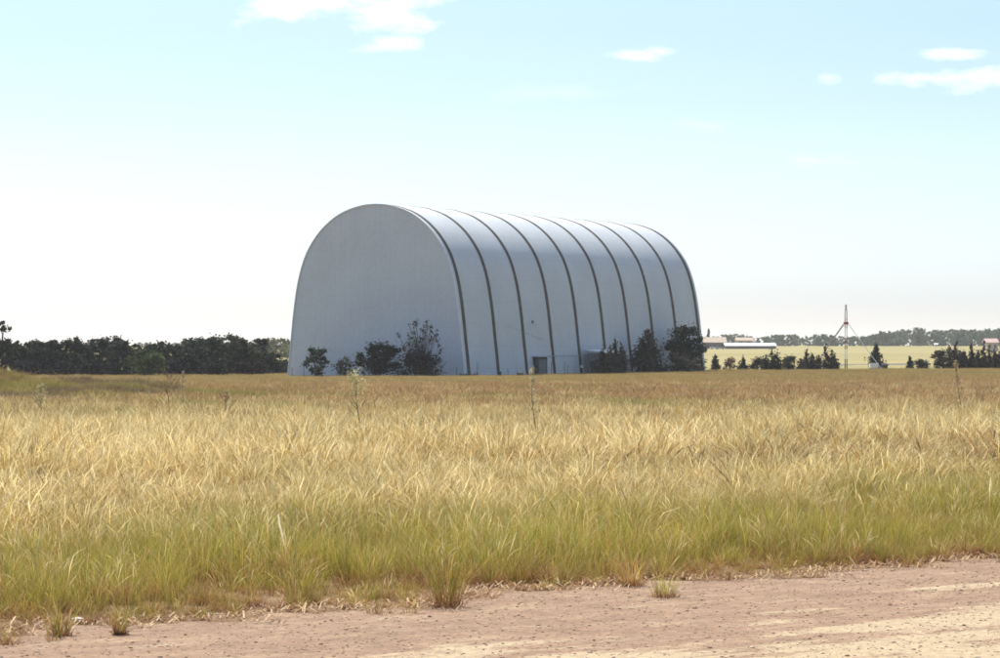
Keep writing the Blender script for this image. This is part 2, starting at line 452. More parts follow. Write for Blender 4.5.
def near_choice(x, y, v):
    n = len(x); r = rng.uniform(0, 1, n); nz = vnoise(x, y, 2.6, 3) * .6 + vnoise(x, y, .9, 5) * .4
    kind = np.full(n, 'straw', dtype=object)
    D = y + (nz - .5) * 26
    pg = .93 * (1 - smooth(3.0, 13, v + (nz - .5) * 8 + (vnoise(x, y, 4.5, 51) - .5) * 8)) + .05
    kind[r < pg] = 'green'
    kind[(r >= pg) & (r < pg + .25 * (1 - smooth(10, 30, v)) + .04)] = 'mixed'
    pe = 1 - smooth(.4, 2.6, v + (vnoise(x, y, .8, 77) - .5) * 2.4)
    kind[rng.uniform(0, 1, n) < pe * .8] = 'brownb'
    dk = (vnoise(x, y, .6, 83) > .62) & (v < 2.2) & (rng.uniform(0, 1, n) < .55)
    kind[dk] = 'rust'
    wet = (vnoise(x, y, 5, 91) > .66) & (v > 5) & (rng.uniform(0, 1, n) < .5); kind[wet] = 'mixed'
    inter = (v < 14) & (rng.uniform(0, 1, n) < .05 + .12 * smooth(1, 7, v) * (vnoise(x, y, 2.2, 97) > .4)); kind[inter] = 'straw'
    rst = (vnoise(x, y, 1.2, 93) > .70) & (v < 9) & (rng.uniform(0, 1, n) < .5); kind[rst] = 'rust'
    pr = smooth(40, 92, y + (vnoise(x, y, 9, 61) - .5) * 46) * .86
    r2 = rng.uniform(0, 1, n)
    q2 = rng.uniform(0, 1, n); q3 = q2 + (vnoise(x, y, 6, 67) - .5) * .6
    kind[(r2 < pr) & (q3 < .5)] = 'red'; kind[(r2 < pr) & (q3 >= .5)] = 'olive'; kind[(r2 < pr) & (q3 > .85)] = 'tan'
    # bare patches
    bare = ((vnoise(x, y, .7, 9) < .17) & (v < 1.1)) | ((vnoise(x, y, .55, 39) < .16) & (v < 9))
    kind[bare] = ''
    s = rng.uniform(.7, 1.2, n) * (.50 + .50 * smooth(-.3, 2.2, v)) * (.55 + .8 * vnoise(x, y, 1.1, 31))
    s *= (.86 + .2 * smooth(28, 45, y)) * (1 - .25 * smooth(52, 90, y))
    s = np.where((kind == 'straw') & (v < 16), s * .74, s)
    return kind, s
def mid_choice(x, y, v):
    n = len(x); nz = vnoise(x, y, 7, 4) * .6 + vnoise(x, y, 2.5, 8) * .4
    D = y + (nz - .5) * 70; r = rng.uniform(0, 1, n)
    kind = np.full(n, 'tan', dtype=object)
    ps = .75 * (1 - smooth(70, 150, D)); kind[r < ps] = 'straw'
    left = smooth(-6, -18, x)
    m = (r >= ps) & (rng.uniform(0, 1, n) < (smooth(80, 125, D) * (1 - smooth(200, 300, D)) * (.80 - .35 * left) - .15*smooth(10, 40, x)))
    kind[m] = 'red'; m3 = m & (vnoise(x, y, 4.5, 57) > .63) & (rng.uniform(0, 1, n) < .45); kind[m3] = 'straw'
    m2 = (r >= ps) & (nz > .60); kind[m2] = 'olive'
    mound = np.exp(-(((x + 24.5) / 8.5) ** 2 + ((y - 150) / 22) ** 2))
    mm = mound > .35; rr = rng.uniform(0, 1, n)
    kind[mm & (rr < .75)] = 'olive'
    kind[mm & (vnoise(x, y, 3.0, 21) > .46) & (y < 162) & (rr > .15)] = 'dark'
    s = rng.uniform(.55, 1.2, n) * (.7 + .6 * vnoise(x, y, 2.2, 45))
    s = np.where(kind == 'straw', s * .8, s)
    return kind, s
add_points(*scatter(19.5, 50, 42, 3.2), near_choice)
add_points(*scatter(50, 90, 26, 3.5), near_choice)
add_points(*scatter(90, 225, 9, 4), mid_choice)
def far_choice(x, y, v):
    n = len(x); nz = vnoise(x, y, 22, 14) * .6 + vnoise(x, y, 8, 18) * .4; r = rng.uniform(0, 1, n)
    kind = np.full(n, 'tan', dtype=object)
    kind[(nz > .55) & (r < .6)] = 'olive'
    kind[(nz < .45) & (r < .55 * (1 - smooth(250, 340, y)))] = 'red'
    s = rng.uniform(.75, 1.2, n)
    return kind, s
add_points(*scatter(225, 460, 2.6, 6), far_choice)

x = np.concatenate(PX); y = np.concatenate(PY); idx = np.concatenate(PI); s = np.concatenate(PS)
n = len(x)
me = bpy.data.meshes.new('grass')
me.vertices.add(n)
me.vertices.foreach_set('co', np.stack([x, y, ground_z(x, y) - .01], -1).astype(np.float32).ravel())
a = me.attributes.new('pick', 'INT', 'POINT'); a.data.foreach_set('value', idx.astype(np.int32))
a = me.attributes.new('size', 'FLOAT', 'POINT'); a.data.foreach_set('value', s.astype(np.float32))
rot = np.stack([rng.normal(0, .08, n), rng.normal(.04, .08, n), rng.uniform(0, 6.283, n)], -1)
a = me.attributes.new('turn', 'FLOAT_VECTOR', 'POINT'); a.data.foreach_set('vector', rot.astype(np.float32).ravel())
me.materials.append(M_GRASS)
print('grass instances', n)
gr = link('grass', me); tag(gr, 'tall dry straw grass, green towards the road, covering the whole field', 'grass', kind='stuff')
ng = bpy.data.node_groups.new('grass_field', 'GeometryNodeTree')
ng.interface.new_socket('Geometry', in_out='INPUT', socket_type='NodeSocketGeometry')
ng.interface.new_socket('Geometry', in_out='OUTPUT', socket_type='NodeSocketGeometry')
gi = ng.nodes.new('NodeGroupInput'); go = ng.nodes.new('NodeGroupOutput')
iop = ng.nodes.new('GeometryNodeInstanceOnPoints'); ci = ng.nodes.new('GeometryNodeCollectionInfo')
ci.inputs['Collection'].default_value = lib; ci.inputs['Separate Children'].default_value = True; ci.inputs['Reset Children'].default_value = True
def named(nm, t):
    q = ng.nodes.new('GeometryNodeInputNamedAttribute'); q.data_type = t; q.inputs['Name'].default_value = nm
    return [o for o in q.outputs if o.enabled and o.name == 'Attribute'][0]
L(ng, gi.outputs[0], iop.inputs['Points']); L(ng, ci.outputs[0], iop.inputs['Instance'])
iop.inputs['Pick Instance'].default_value = True
L(ng, named('pick', 'INT'), iop.inputs['Instance Index'])
L(ng, named('turn', 'FLOAT_VECTOR'), iop.inputs['Rotation'])
L(ng, named('size', 'FLOAT'), iop.inputs['Scale'])
L(ng, iop.outputs[0], go.inputs[0])
md = gr.modifiers.new('scatter', 'NODES'); md.node_group = ng

# dry litter lying along the road edge
rr = np.random.default_rng(77); lv, lf, lc = [], [], []
for i in range(4200):
    u = rr.uniform(-9, 12); v = float(edge_wob(u)) + rr.normal(.0, .22) + .12 * math.sin(u * 5.1)
    x0, y0 = uv_xy(u, v); a = rr.uniform(0, math.pi); ln = rr.uniform(.03, .16) * (1.8 if rr.random() < .1 else 1); w = rr.uniform(.002, .007)
    z0 = gz(x0, y0) + .018 + rr.uniform(0, .02); tl = rr.uniform(-.15, .3)
    d = np.array([math.cos(a), math.sin(a), 0]); p_ = np.array([-d[1], d[0], 0]) * w
    A = np.array([x0, y0, z0]); B = A + d * ln + np.array([0, 0, abs(tl) * ln]); n0 = len(lv)
    Mi = (A + B) / 2 + np.array([0, 0, .15 * ln])
    lv += [A - p_, A + p_, Mi - p_, Mi + p_, B - p_ * .4, B + p_ * .4]; lf += [(n0, n0+1, n0+3, n0+2), (n0+2, n0+3, n0+5, n0+4)]
    cc = np.array(random.choice([(.55, .36, .18), (.40, .22, .10), (.20, .10, .05), (.66, .50, .30), (.30, .16, .08)])) * rr.uniform(.8, 1.2)
    lc += [cc] * 6
lit = link('dry_grass_litter', make_mesh('dry_grass_litter', lv, np.array(lf), [M_GRASS], np.array(lc)))
tag(lit, 'broken dry straw and dead leaves strewn along the edge of the road', 'litter', kind='stuff')

# loose stones on the road
base_ico = [(0,0,1),(.89,0,.45),(.28,.85,.45),(-.72,.53,.45),(-.72,-.53,.45),(.28,-.85,.45),(.72,.53,-.45),(-.28,.85,-.45),(-.89,0,-.45),(-.28,-.85,-.45),(.72,-.53,-.45),(0,0,-1)]
ico_f = [(0,1,2),(0,2,3),(0,3,4),(0,4,5),(0,5,1),(1,6,2),(2,7,3),(3,8,4),(4,9,5),(5,10,1),(6,7,2),(7,8,3),(8,9,4),(9,10,5),(10,6,1),(11,7,6),(11,8,7),(11,9,8),(11,10,9),(11,6,10)]
bi = np.array(base_ico); pv, pf = [], []
pc = []
for i in range(24000):
    u = rr.uniform(-10, 11); v = -rr.uniform(-.1, 6.5); x0, y0 = uv_xy(u, v)
    s_ = min(.02, rr.lognormal(-4.95, .35))
    q = bi * rr.uniform(.7, 1.3, (12, 1)) * s_ * np.array([1, rr.uniform(.7, 1.2), .5]); n0 = len(pv)
    pv += list(q + np.array([x0, y0, gz(x0, y0) + .015 + .12 * s_])); pf += [tuple(n0 + k for k in t) for t in ico_f]
    cc = np.array(random.choice([(.44, .31, .21), (.36, .23, .155), (.60, .47, .32), (.28, .18, .13), (.52, .38, .26)])) * rr.uniform(.8, 1.2); pc += [cc] * 12
M_PEB = leaf_mat('pebble_tinted', 0., .9, 1.1)
st = link('gravel', make_mesh('gravel', pv, np.array(pf), [M_PEB], np.array(pc))); tag(st, 'small loose stones scattered over the worn road', 'gravel', kind='stuff')

# single tufts that stand out at the road's edge
def edge_tuft(px, py, hpx, label, kind='green', wide=.10):
    d = F * EYE / (py - HZ); x0 = wx(px, d); h = hpx * d / F; sd = int(px * 13)
    r0 = empty('grass_tuft', (x0, d, .016)); tag(r0, label, 'grass tuft', 'tufts standing on the road edge')
    g_ = GREEN if kind == 'green' else [(3, (.30, .30, .06), (.52, .46, .13)), (1, (.5, .38, .15), (.7, .55, .28))] if kind == 'yellow' else [(2, (.45, .25, .10), (.70, .46, .20)), (1.6, (.32, .32, .07), (.52, .48, .12))]
    v, f, c = blades(105, wide * .75, (h*.25, h*1.08), (.0045, .008), .20, (.02, .7), g_, S=5, base=(.32, .17, .08), basef=.2, seed=sd)
    link('leaves', make_mesh('leaves', v, f, [M_GRASS], c, smooth_sh=True), r0)
    v, f, c = blades(80, wide * 1.0, (h*.06, h*.28), (.005, .009), .6, (.2, 1.1), [(1, (.34, .18, .09), (.60, .40, .22))], S=4, base=(.17, .09, .05), seed=sd+1)
    link('dead_base', make_mesh('dead_base', v, f, [M_GRASS], c), r0)
edge_tuft(446, 609, 96, 'tall green grass tuft standing alone on the road edge, the biggest of them', 'green', .14)
edge_tuft(664, 599, 34, 'bright yellow-green low tuft growing out on the bare road', 'yellow', .12)
edge_tuft(61, 638, 50, 'small brown-based tuft furthest left on the road edge', 'brown', .08)
edge_tuft(120, 637, 40, 'thin small tuft beside the leftmost one, narrow with a red-brown foot', 'brown', .05)
edge_tuft(632, 588, 46, 'rusty-based tuft just behind the bright yellow-green one', 'brown', .12)
edge_tuft(300, 604, 60, 'loose green tuft at the grass edge left of the tall lone one', 'green', .12)
edge_tuft(873, 560, 30, 'short yellow-green tuft at the grass edge on the right', 'yellow', .10)

# tall weeds that stand above the grass
def weed(name, px, d, top, label, cat, lean=0., wide=.25, col=(.42, .40, .20), puff=True, nleaf=150, stem=(.15, .12, .07), low=.3):
    x0 = wx(px, d); z0 = gz(x0, d); H = wz(top, d) - z0; r = np.random.default_rng(int(px))
    r0 = empty(name, (x0, d, z0)); tag(r0, label, cat)
    mb = MB(); P = [(lean*H*t + .03*math.sin(t*7), .02*math.cos(t*5), H*t) for t in np.linspace(0, 1, 8)]
    mb.tube(P, [.011*(1-.6*t) for t in np.linspace(0, 1, 8)], 5)
    LV, LF, LC = [], [], []
    for b in range(12):
        t0 = r.uniform(low, .9); a = r.uniform(0, 6.28); ln = wide * (1.2 - t0) * r.uniform(.6, 1.4)
        p0 = np.array([lean*H*t0, 0, H*t0]); p1 = p0 + np.array([math.cos(a)*ln, math.sin(a)*ln, ln*1.3])
        mb.tube([p0, (p0+p1)/2 + np.array([0, 0, -.02]), p1], [.005, .004, .003], 4)
        for q in range(nleaf // 12):
            c0 = p0 + (p1 - p0) * r.uniform(.3, 1.1) + r.normal(0, .022, 3); s_ = r.uniform(.008, .02) * d / 60
            n0 = len(LV); A = r.normal(0, 1, 3); A /= np.linalg.norm(A); B = np.cross(A, r.normal(0, 1, 3)); B /= np.linalg.norm(B)
            LV += [c0 - A*s_, c0 + B*s_*.5, c0 + A*s_*1.6, c0 - B*s_*.5]; LF.append((n0, n0+1, n0+2, n0+3)); LC += [np.array(col)*r.uniform(.7, 1.4)] * 4
    if puff:
        for q in range(nleaf):
            t0 = max(.2, 1 - abs(r.normal(0, .16))); c0 = np.array([lean*H*t0, 0, H*t0]) + r.normal(0, .03 + .12 * (1 - t0), 3) * wide * 5
            s_ = r.uniform(.01, .022) * d / 60; n0 = len(LV); A = r.normal(0, 1, 3); A /= np.linalg.norm(A); B = np.cross(A, r.normal(0, 1, 3)); B /= np.linalg.norm(B)
            LV += [c0 - A*s_, c0 + B*s_*.5, c0 + A*s_*1.6, c0 - B*s_*.5]; LF.append((n0, n0+1, n0+2, n0+3)); LC += [np.array(col)*r.uniform(.8, 1.5)] * 4
    mt = simple('weed_stem', stem, .9)
    mb.build('stem', mt, r0)
    link('leaves', make_mesh('leaves', LV, np.array(LF), [M_LEAFW], np.array(LC)), r0)
M_LEAFW = leaf_mat('weed_foliage', .4)
weed('tall_weed', 536, 60, 368, 'tall pale-tipped weed on a dark stem, in front of the hangar door', 'weed', -.045, .14, (.5, .45, .26))
weed('tall_weed', 361, 62, 373, 'wide pale feathery weed with side sprays, in front of the dark round bush', 'weed', -.06, .42, (.50, .46, .24), nleaf=260)
weed('tall_weed', 961, 105, 362, 'leaning brown seed-headed weed at the far right of the field', 'weed', -.10, .2, (.40, .30, .17), stem=(.10, .07, .045))
weed('tall_weed', 168, 110, 369, 'dark speckled weed with many small seed heads, left in the field', 'weed', .0, .55, (.20, .14, .09), puff=False, nleaf=260, stem=(.14, .1, .07))
weed('tall_weed', 183, 105, 371, 'thin pale weed just right of the dark speckled one', 'weed', .0, .10, (.42, .38, .22), nleaf=80)
weed('tall_weed', 41, 95, 386, 'pale bushy weed before the rough mound at the far left', 'weed', .0, .4, (.40, .36, .19), nleaf=200)
weed('tall_weed', 225, 90, 392, 'low reddish-dark weed in the left of the field', 'weed', .05, .4, (.26, .16, .10), puff=False, nleaf=160)
d = 26.0
sr = empty('dry_stalk', (wx(291, d), d, gz(wx(291, d), d) + .10)); tag(sr, 'bleached broken straw stalk leaning in the green grass', 'dry stalk')
def strip(name, P, w):
    v = []; 
    for k, p in enumerate(P): ww = w * (1 - .5 * k / (len(P) - 1)); v += [(p[0] - ww, p[1] - ww*.3, p[2]), (p[0], p[1] - ww*.6, p[2]), (p[0] + ww, p[1] + ww*.3, p[2])]
    f = [(3*k + a, 3*k + a + 1, 3*k + a + 4, 3*k + a + 3) for k in range(len(P) - 1) for a in (0, 1)]
    link(name, make_mesh(name, v, np.array(f), [M_GRASS], np.full((len(v), 3), (.98, .88, .62))), sr)
strip('stalk', [(0, 0, 0), (-.06, .0, .2), (-.10, 0, .36), (-.11, 0, .44)], .012); strip('side_twig', [(0, 0, 0), (-.07, 0, .05), (-.13, 0, .12)], .008)
d = F*EYE/(624-HZ); q = bi * np.array([.055, .035, .025]) * np.random.default_rng(3).uniform(.8, 1.25, (12, 1))
o = link('stone', make_mesh('stone', q, ico_f, [M_STONE]), None, (wx(78, d), d, .03)); tag(o, 'pale stone lying in the litter at the left road edge', 'stone')

# ------------------------------------------------------------------ trees and bushes
def leaf_cloud(centers, radii, n, size, tint, seed, shell=.55, up=0., el=1.8):
    """leaf faces spread through ellipsoidal clumps, denser towards their surface"""
    r = np.random.default_rng(seed); centers = np.array(centers, float); radii = np.array(radii, float)
    w = radii.prod(1) ** (2/3); ci = r.choice(len(centers), n, p=w / w.sum())
    d = r.normal(0, 1, (n, 3)); d /= np.linalg.norm(d, axis=1)[:, None]
    rad = np.minimum(np.abs(r.normal(0, .62, n)) + .12, 1.7)
    P = centers[ci] + d * radii[ci] * rad[:, None]
    A = r.normal(0, 1, (n, 3)); A[:, 2] += up; A /= np.linalg.norm(A, axis=1)[:, None]
    B = np.cross(A, r.normal(0, 1, (n, 3))); B /= np.linalg.norm(B, axis=1)[:, None]
    s = (size * r.uniform(.6, 1.4, n))[:, None]
    V = np.stack([P - A*s*el*.5, P + B*s*.5, P + A*s*el*.5, P - B*s*.5], 1).reshape(-1, 3)
    Fq = np.arange(n*4).reshape(n, 4)
    cl = r.uniform(.62, 1.55, len(centers))[ci] * r.uniform(.7, 1.45, n)  # random tint per clump and leaf paints sunlit variation into the crown
    C = np.repeat(np.array(tint) * cl[:, None], 4, 0)
    return V, Fq, C

def plant(name, label, cat, px, d, top, wpx, style, tint=(.045, .055, .032), seed=0, n=2600, leaf=.16, base=None, group=None, bark=None, dens=1.0, skew=0.):
    x0 = wx(px, d); z0 = gz(x0, d) - .05; H = wz(top, d) - z0; W = wpx * d / F / 2
    r = np.random.default_rng(seed + int(px * 7)); root = empty(name, (x0, d, z0)); tag(root, label, cat, group)
    C, Rr = [], []; mb = MB()
    lean = r.normal(0, .03) * H
    if style == 'round':
        k = 30
        for i in range(k):
            a = r.uniform(0, 6.28); h = r.uniform(.16, .88); e = math.sqrt(max(.08, 1 - ((h - .45) / .55) ** 2))
            q = W * e * r.uniform(.25, .78); s = min(W, H) * r.uniform(.16, .34)
            C.append((q*math.cos(a)+skew*H*h, q*math.sin(a), H*h)); Rr.append((s, s, s*.8))
        tz = .55
    elif style == 'ball':     # full even crown down to near the ground, with lobes on its outline
        C.append((0, 0, H*.5)); Rr.append((W*.62, W*.62, H*.36)); C.append((0, 0, H*.28)); Rr.append((W*.6, W*.6, H*.24))
        for i in range(26):
            a = r.uniform(0, 6.28); b = r.uniform(-.5, 1.45); q = W*.72*math.cos(b); s = min(W, H*.5) * r.uniform(.16, .30)
            C.append((q*math.cos(a), q*math.sin(a), H*(.5 + .36*math.sin(b)))); Rr.append((s, s, s*.9))
        tz = .5
    elif style == 'bushy':   # down to the ground, several lobes
        for i in range(22):
            a = r.uniform(0, 6.28); h = r.uniform(.06, .80); q = W * r.uniform(.1, .8) * (1.05 - h * .6); s = min(W, H*.6) * r.uniform(.28, .42)
            C.append((q*math.cos(a), q*math.sin(a), H*h)); Rr.append((s, s, s*.9))
        tz = .4
    elif style == 'cone':
        k = 18
        for i in range(k):
            h = (i + .5) / k; e = (1 - h) ** .75 * W; a = r.uniform(0, 6.28); q = e * r.uniform(.15, .6)
            s = max(.10 * W, e * r.uniform(.4, .65)); C.append((q*math.cos(a), q*math.sin(a), H*(.04 + .93*h))); Rr.append((s, s, s*1.3 + .04*H))
        tz = .9
    elif style == 'spires':   # casuarina clump: several leaders of unequal height
        m = max(3, int(wpx / 6))
        for j in range(m):
            cx = (-1 + 2*(j + .5)/m) * W * .85 + r.normal(0, .08)*W; hh = H * (1 if j == int(m*.5 + skew) else r.uniform(.5, .92)); cy = r.normal(0, .3)*W
            for i in range(9):
                h = (i + .5)/9; e = W / m * 2.0 * (1 - h) ** .55; s = max(.1, e * r.uniform(.6, 1))
                C.append((cx + r.normal(0, .25)*e, cy + r.normal(0, .25)*e, hh*(.05 + .93*h))); Rr.append((s, s, s + .05*hh))
            mb.tube([(cx*.3, cy*.3, 0), (cx, cy, hh*.35), (cx, cy, hh*.9)], [.07, .05, .015], 5)
        for i in range(8): s = W*r.uniform(.16, .3); C.append((r.uniform(-.8, .8)*W, r.uniform(-.4, .4)*W, H*r.uniform(.08, .3))); Rr.append((s, s, s))
        tz = .5
    elif style == 'sparse':   # open crown of upright twigs carrying small clusters
        for i in range(90):
            h = r.uniform(.2, 1.0); a = r.uniform(0, 6.28); e = W * (.95 if h < .75 else .95 - (h-.75)*2.0); q = e * math.sqrt(r.uniform(0, 1))
            cx = q*math.cos(a) + skew*W*h; cy = q*math.sin(a); s = r.uniform(.16, .42)
            C.append((cx, cy, H*h)); Rr.append((s, s, s*1.2))
            mb.tube([(0, 0, 0), (cx*.35, cy*.35, H*h*.45), (cx*.8, cy*.8, H*h*.8), (cx, cy, H*h)], [.045, .032, .02, .01], 4)
        for i in range(10):
            a = r.uniform(0, 6.28); q = W * r.uniform(.1, .6); C.append((q*math.cos(a), q*math.sin(a), H*r.uniform(.08, .4))); s = W*r.uniform(.28, .4); Rr.append((s, s, s*.8))
        tz = .6
    elif style == 'gum':      # dense lower mass with broken knobby top
        for i in range(34):
            h = r.uniform(.05, .93); a = r.uniform(0, 6.28); q = W * r.uniform(0, .9) * (1.1 - .5*h); s = W * r.uniform(.2, .42) * (1.15 - .5*h)
            C.append((q*math.cos(a) + lean*h, q*math.sin(a), H*h)); Rr.append((s, s, s*.75))
        tz = .8
    Vv, Fq, Cc = leaf_cloud(C, Rr, int(n * dens), leaf, tint, seed + int(px), shell=.5, up=.6 if style in ('spires', 'cone', 'sparse') else 0, el=2.4 if style in ('spires', 'cone') else 1.7)
    kz = H / np.percentile(Vv[:, 2], 99.7); kx = W / np.percentile(np.abs(Vv[:, 0]), 98.0)
    Vv[:, 2] = np.maximum(Vv[:, 2] * kz, -.05); Vv[:, 0] *= kx; Vv[:, 1] *= kx
    if style != 'spires': C = [(c[0]*kx, c[1]*kx, c[2]*kz) for c in C]
    if style == 'sparse' : mb.v = [(v[0]*kx, v[1]*kx, v[2]*kz) for v in mb.v]
    tr = max(.05, H * .022)
    mb.tube([(0, 0, -.1), (lean*.2, 0, H*tz*.4), (lean*.5, 0, H*tz*.75), (lean*.6, 0, H*tz)], [tr*1.3, tr, tr*.7, tr*.3], 7)
    for c_ in C[:12]:
        t = r.uniform(.25, .7); mb.tube([(lean*t*.5, 0, H*tz*t), (c_[0]*.5, c_[1]*.5, (H*tz*t + c_[2])/2), c_], [tr*.5, tr*.3, tr*.12], 5)
    mb.build('trunk', bark or M_WOOD, root)
    link('crown', make_mesh('crown', Vv, Fq, [M_LEAF], Cc), root)
    return root

DK = (.034, .038, .030)
def d_off(px, off):
    # depth of the point seen at column px on a line parallel to the long wall, off metres outside it
    th = R(29.3); w = 13.4 + off; cx = -16.25 + w*math.cos(th); cy = 388 - w*math.sin(th); k = (px - 500) / F
    l = (k*cy - cx) / (math.sin(th) - k*math.cos(th)); return cy + l*math.cos(th)
# bushes in front of the hangar
plant('young_tree', 'small dark tree with spread leafy branches, leftmost in front of the hangar end wall', 'tree', 315, 380, 347.5, 25, 'round', (.04, .048, .035), 1, 1500, .16)
plant('shrub', 'low sparse shrub between the small dark tree and the round bush', 'shrub', 344, 380, 357, 21, 'bushy', (.048, .052, .04), 2, 800, .14)
plant('bush', 'dense dark rounded bush in the middle of the end wall', 'bush', 379, 379, 342.5, 42, 'ball', DK, 3, 6500, .16)
plant('sparse_tree', 'tall thin open-crowned shrub with bare upright twigs, tallest before the end wall', 'tree', 423, 378, 321, 46, 'sparse', (.06, .052, .044), 4, 4600, .11, skew=-.22)
plant('bush', 'dense low bush at the foot of the tall thin open-crowned shrub', 'bush', 418, 376, 350, 38, 'bushy', (.028, .027, .026), 5, 2600, .15)
# beside the long wall
plant('casuarina', 'dark feathery bush clump half hiding the grey lean-to shed', 'tree', 613, d_off(613, 5.6), 341.5, 29, 'spires', (.055, .054, .042), 6, 4600, .16)
plant('casuarina', 'cone-shaped dark tree between the shed and the rounded tree', 'tree', 647, d_off(647, 3.2), 330.5, 29, 'cone', (.054, .05, .04), 7, 4200, .16)
plant('round_tree', 'big rounded dark green tree at the rear corner of the hangar', 'tree', 686, d_off(686, 3.6), 326, 36, 'ball', (.036, .047, .033), 8, 9000, .17)
plant('bush', 'paler grey-brown bush skirting the foot of the big rounded tree', 'bush', 682, d_off(682, 5.6), 354, 42, 'bushy', (.07, .064, .05), 9, 2600, .16)
# right of the hangar, out in the field
for i, (px, d, top, w, st_, tn, n_, lb) in enumerate([
    (715, 455, 355, 9, 'cone', (.056, .057, .04), 800, 'small dark pointed bush nearest the rear corner of the hangar'),
    (730, 460, 357, 13, 'bushy', (.19, .12, .085), 500, 'small reddish half-bare shrub between two dark pointed bushes'),
    (743, 455, 355.5, 10, 'cone', (.045, .055, .035), 800, 'small neat green-black bush right of the reddish shrub'),
    (757, 455, 357, 23, 'bushy', (.056, .057, .04), 1300, 'low wide dark bush left of the taller pointed one'),
    (772, 452, 349, 22, 'spires', (.05, .048, .038), 1700, 'pointed feathery dark bush midway between hangar and mast'),
    (790, 456, 355, 19, 'bushy', (.06, .058, .045), 1000, 'thin low bush left of the big clump beside the mast'),
    (802, 458, 358, 12, 'bushy', (.07, .06, .05), 600, 'brownish low bush touching the big clump beside the mast'),
    (821, 452, 346.5, 36, 'spires', (.062, .056, .042), 3400, 'big clump of dark upright bushes left of the mast'),
    (876, 500, 345, 15, 'cone', (.035, .045, .033), 1700, 'dark cone-shaped tree standing behind the mast stay'),
    (910, 470, 356.5, 8, 'cone', (.05, .055, .04), 600, 'small oval dark bush alone in the pale field right of the mast'),
    (923, 466, 359, 16, 'bushy', (.06, .062, .04), 800, 'low olive bush left of the dark clump at the right edge'),
    (940, 462, 350, 16, 'bushy', (.055, .05, .04), 1300, 'thin twiggy bush at the left end of the right-hand clump'),
    (955, 460, 343, 22, 'spires', (.062, .054, .042), 3000, 'tall dark feathery tree, first of the right-hand clump'),
    (970, 463, 344.5, 20, 'spires', (.05, .043, .034), 2600, 'dark feathery tree in the middle of the right-hand clump'),
    (984, 459, 342, 18, 'spires', (.062, .055, .04), 2400, 'dark feathery tree hiding the foot of the pink-roofed house'),
    (1000, 461, 347, 18, 'spires', (.062, .055, .04), 2200, 'dark feathery tree cut by the right edge of the picture')]):
    plant('field_bush', lb, 'bush', px, d, top, w, st_, tn, 20 + i, n_, .16, group='bushes in the field right of the hangar')
# left-hand tree line
prof = [(2, 322, 15), (14, 345, 15), (22, 342, 16), (31, 344, 15), (40, 341, 16), (49, 345, 15), (57, 340.5, 15), (68, 341, 19), (80, 338, 20), (92, 339.5, 17), (103, 339, 18), (114, 337, 20), (125, 341, 17), (134, 345, 16),
        (150, 344, 19), (158, 342, 17), (168, 345, 19), (178, 345, 17), (190, 339.5, 19), (200, 338, 19), (211, 337, 19), (222, 336.5, 18), (233, 336, 19), (243, 339, 18), (252, 345, 17), (260, 339, 12), (271, 353, 18), (283, 360, 14)]
names = {0: 'tallest tree at the left edge of the picture, rising above the tree line', 27: 'low dark bush tucked against the left foot of the hangar',
         26: 'low tree at the right end of the tree line, stepping down to the hangar', 25: 'thin open-topped tree near the right end of the tree line'}
ordn = ['first', 'second', 'third', 'fourth', 'fifth', 'sixth', 'seventh', 'eighth', 'ninth', 'tenth', 'eleventh', 'twelfth', 'thirteenth']
for i, (px, top, w) in enumerate(prof):
    if i in names: lb = names[i]
    elif i <= 13: lb = 'dark tree in the tree line, %s from the tall left-edge tree towards the olive bush' % ordn[i - 1]
    else: lb = 'dark tree in the tree line, %s right of the olive bush, counting towards the hangar' % ordn[i - 14]
    r_ = random.random()
    plant('tree_line_tree', lb, 'tree', px, 425 + (i * 37 % 17) - 8, top, w * 1.7, 'gum', (.040 + .012*r_, .046 + .014*r_, .038), 60 + i, 4200, .22, group='dark trees along the left of the field', bark=M_WOODP if i % 4 == 2 else M_WOOD)
plant('olive_bush', 'rounded olive-green bush standing before the dark tree line', 'bush', 145, 405, 350, 36, 'ball', (.085, .10, .045), 99, 3800, .17)
for i, (px, w) in enumerate([(60, 18), (92, 16), (215, 20), (30, 14), (175, 16), (250, 18), (120, 14)]):
    plant('undergrowth_bush', ['low dark scrub under the left half of the tree line', 'low dark scrub before the highest crowns left of the olive bush', 'low dark scrub under the high crowns right of the olive bush', 'low dark scrub near the tall left-edge tree', 'low dark scrub just right of the olive bush', 'low dark scrub under the right end of the tree line', 'low dark scrub touching the left side of the olive bush'][i],
          'bush', px, 411, 361, w * 1.7, 'bushy', (.028, .026, .027), 130 + i, 1300, .18, group='scrub under the dark tree line')

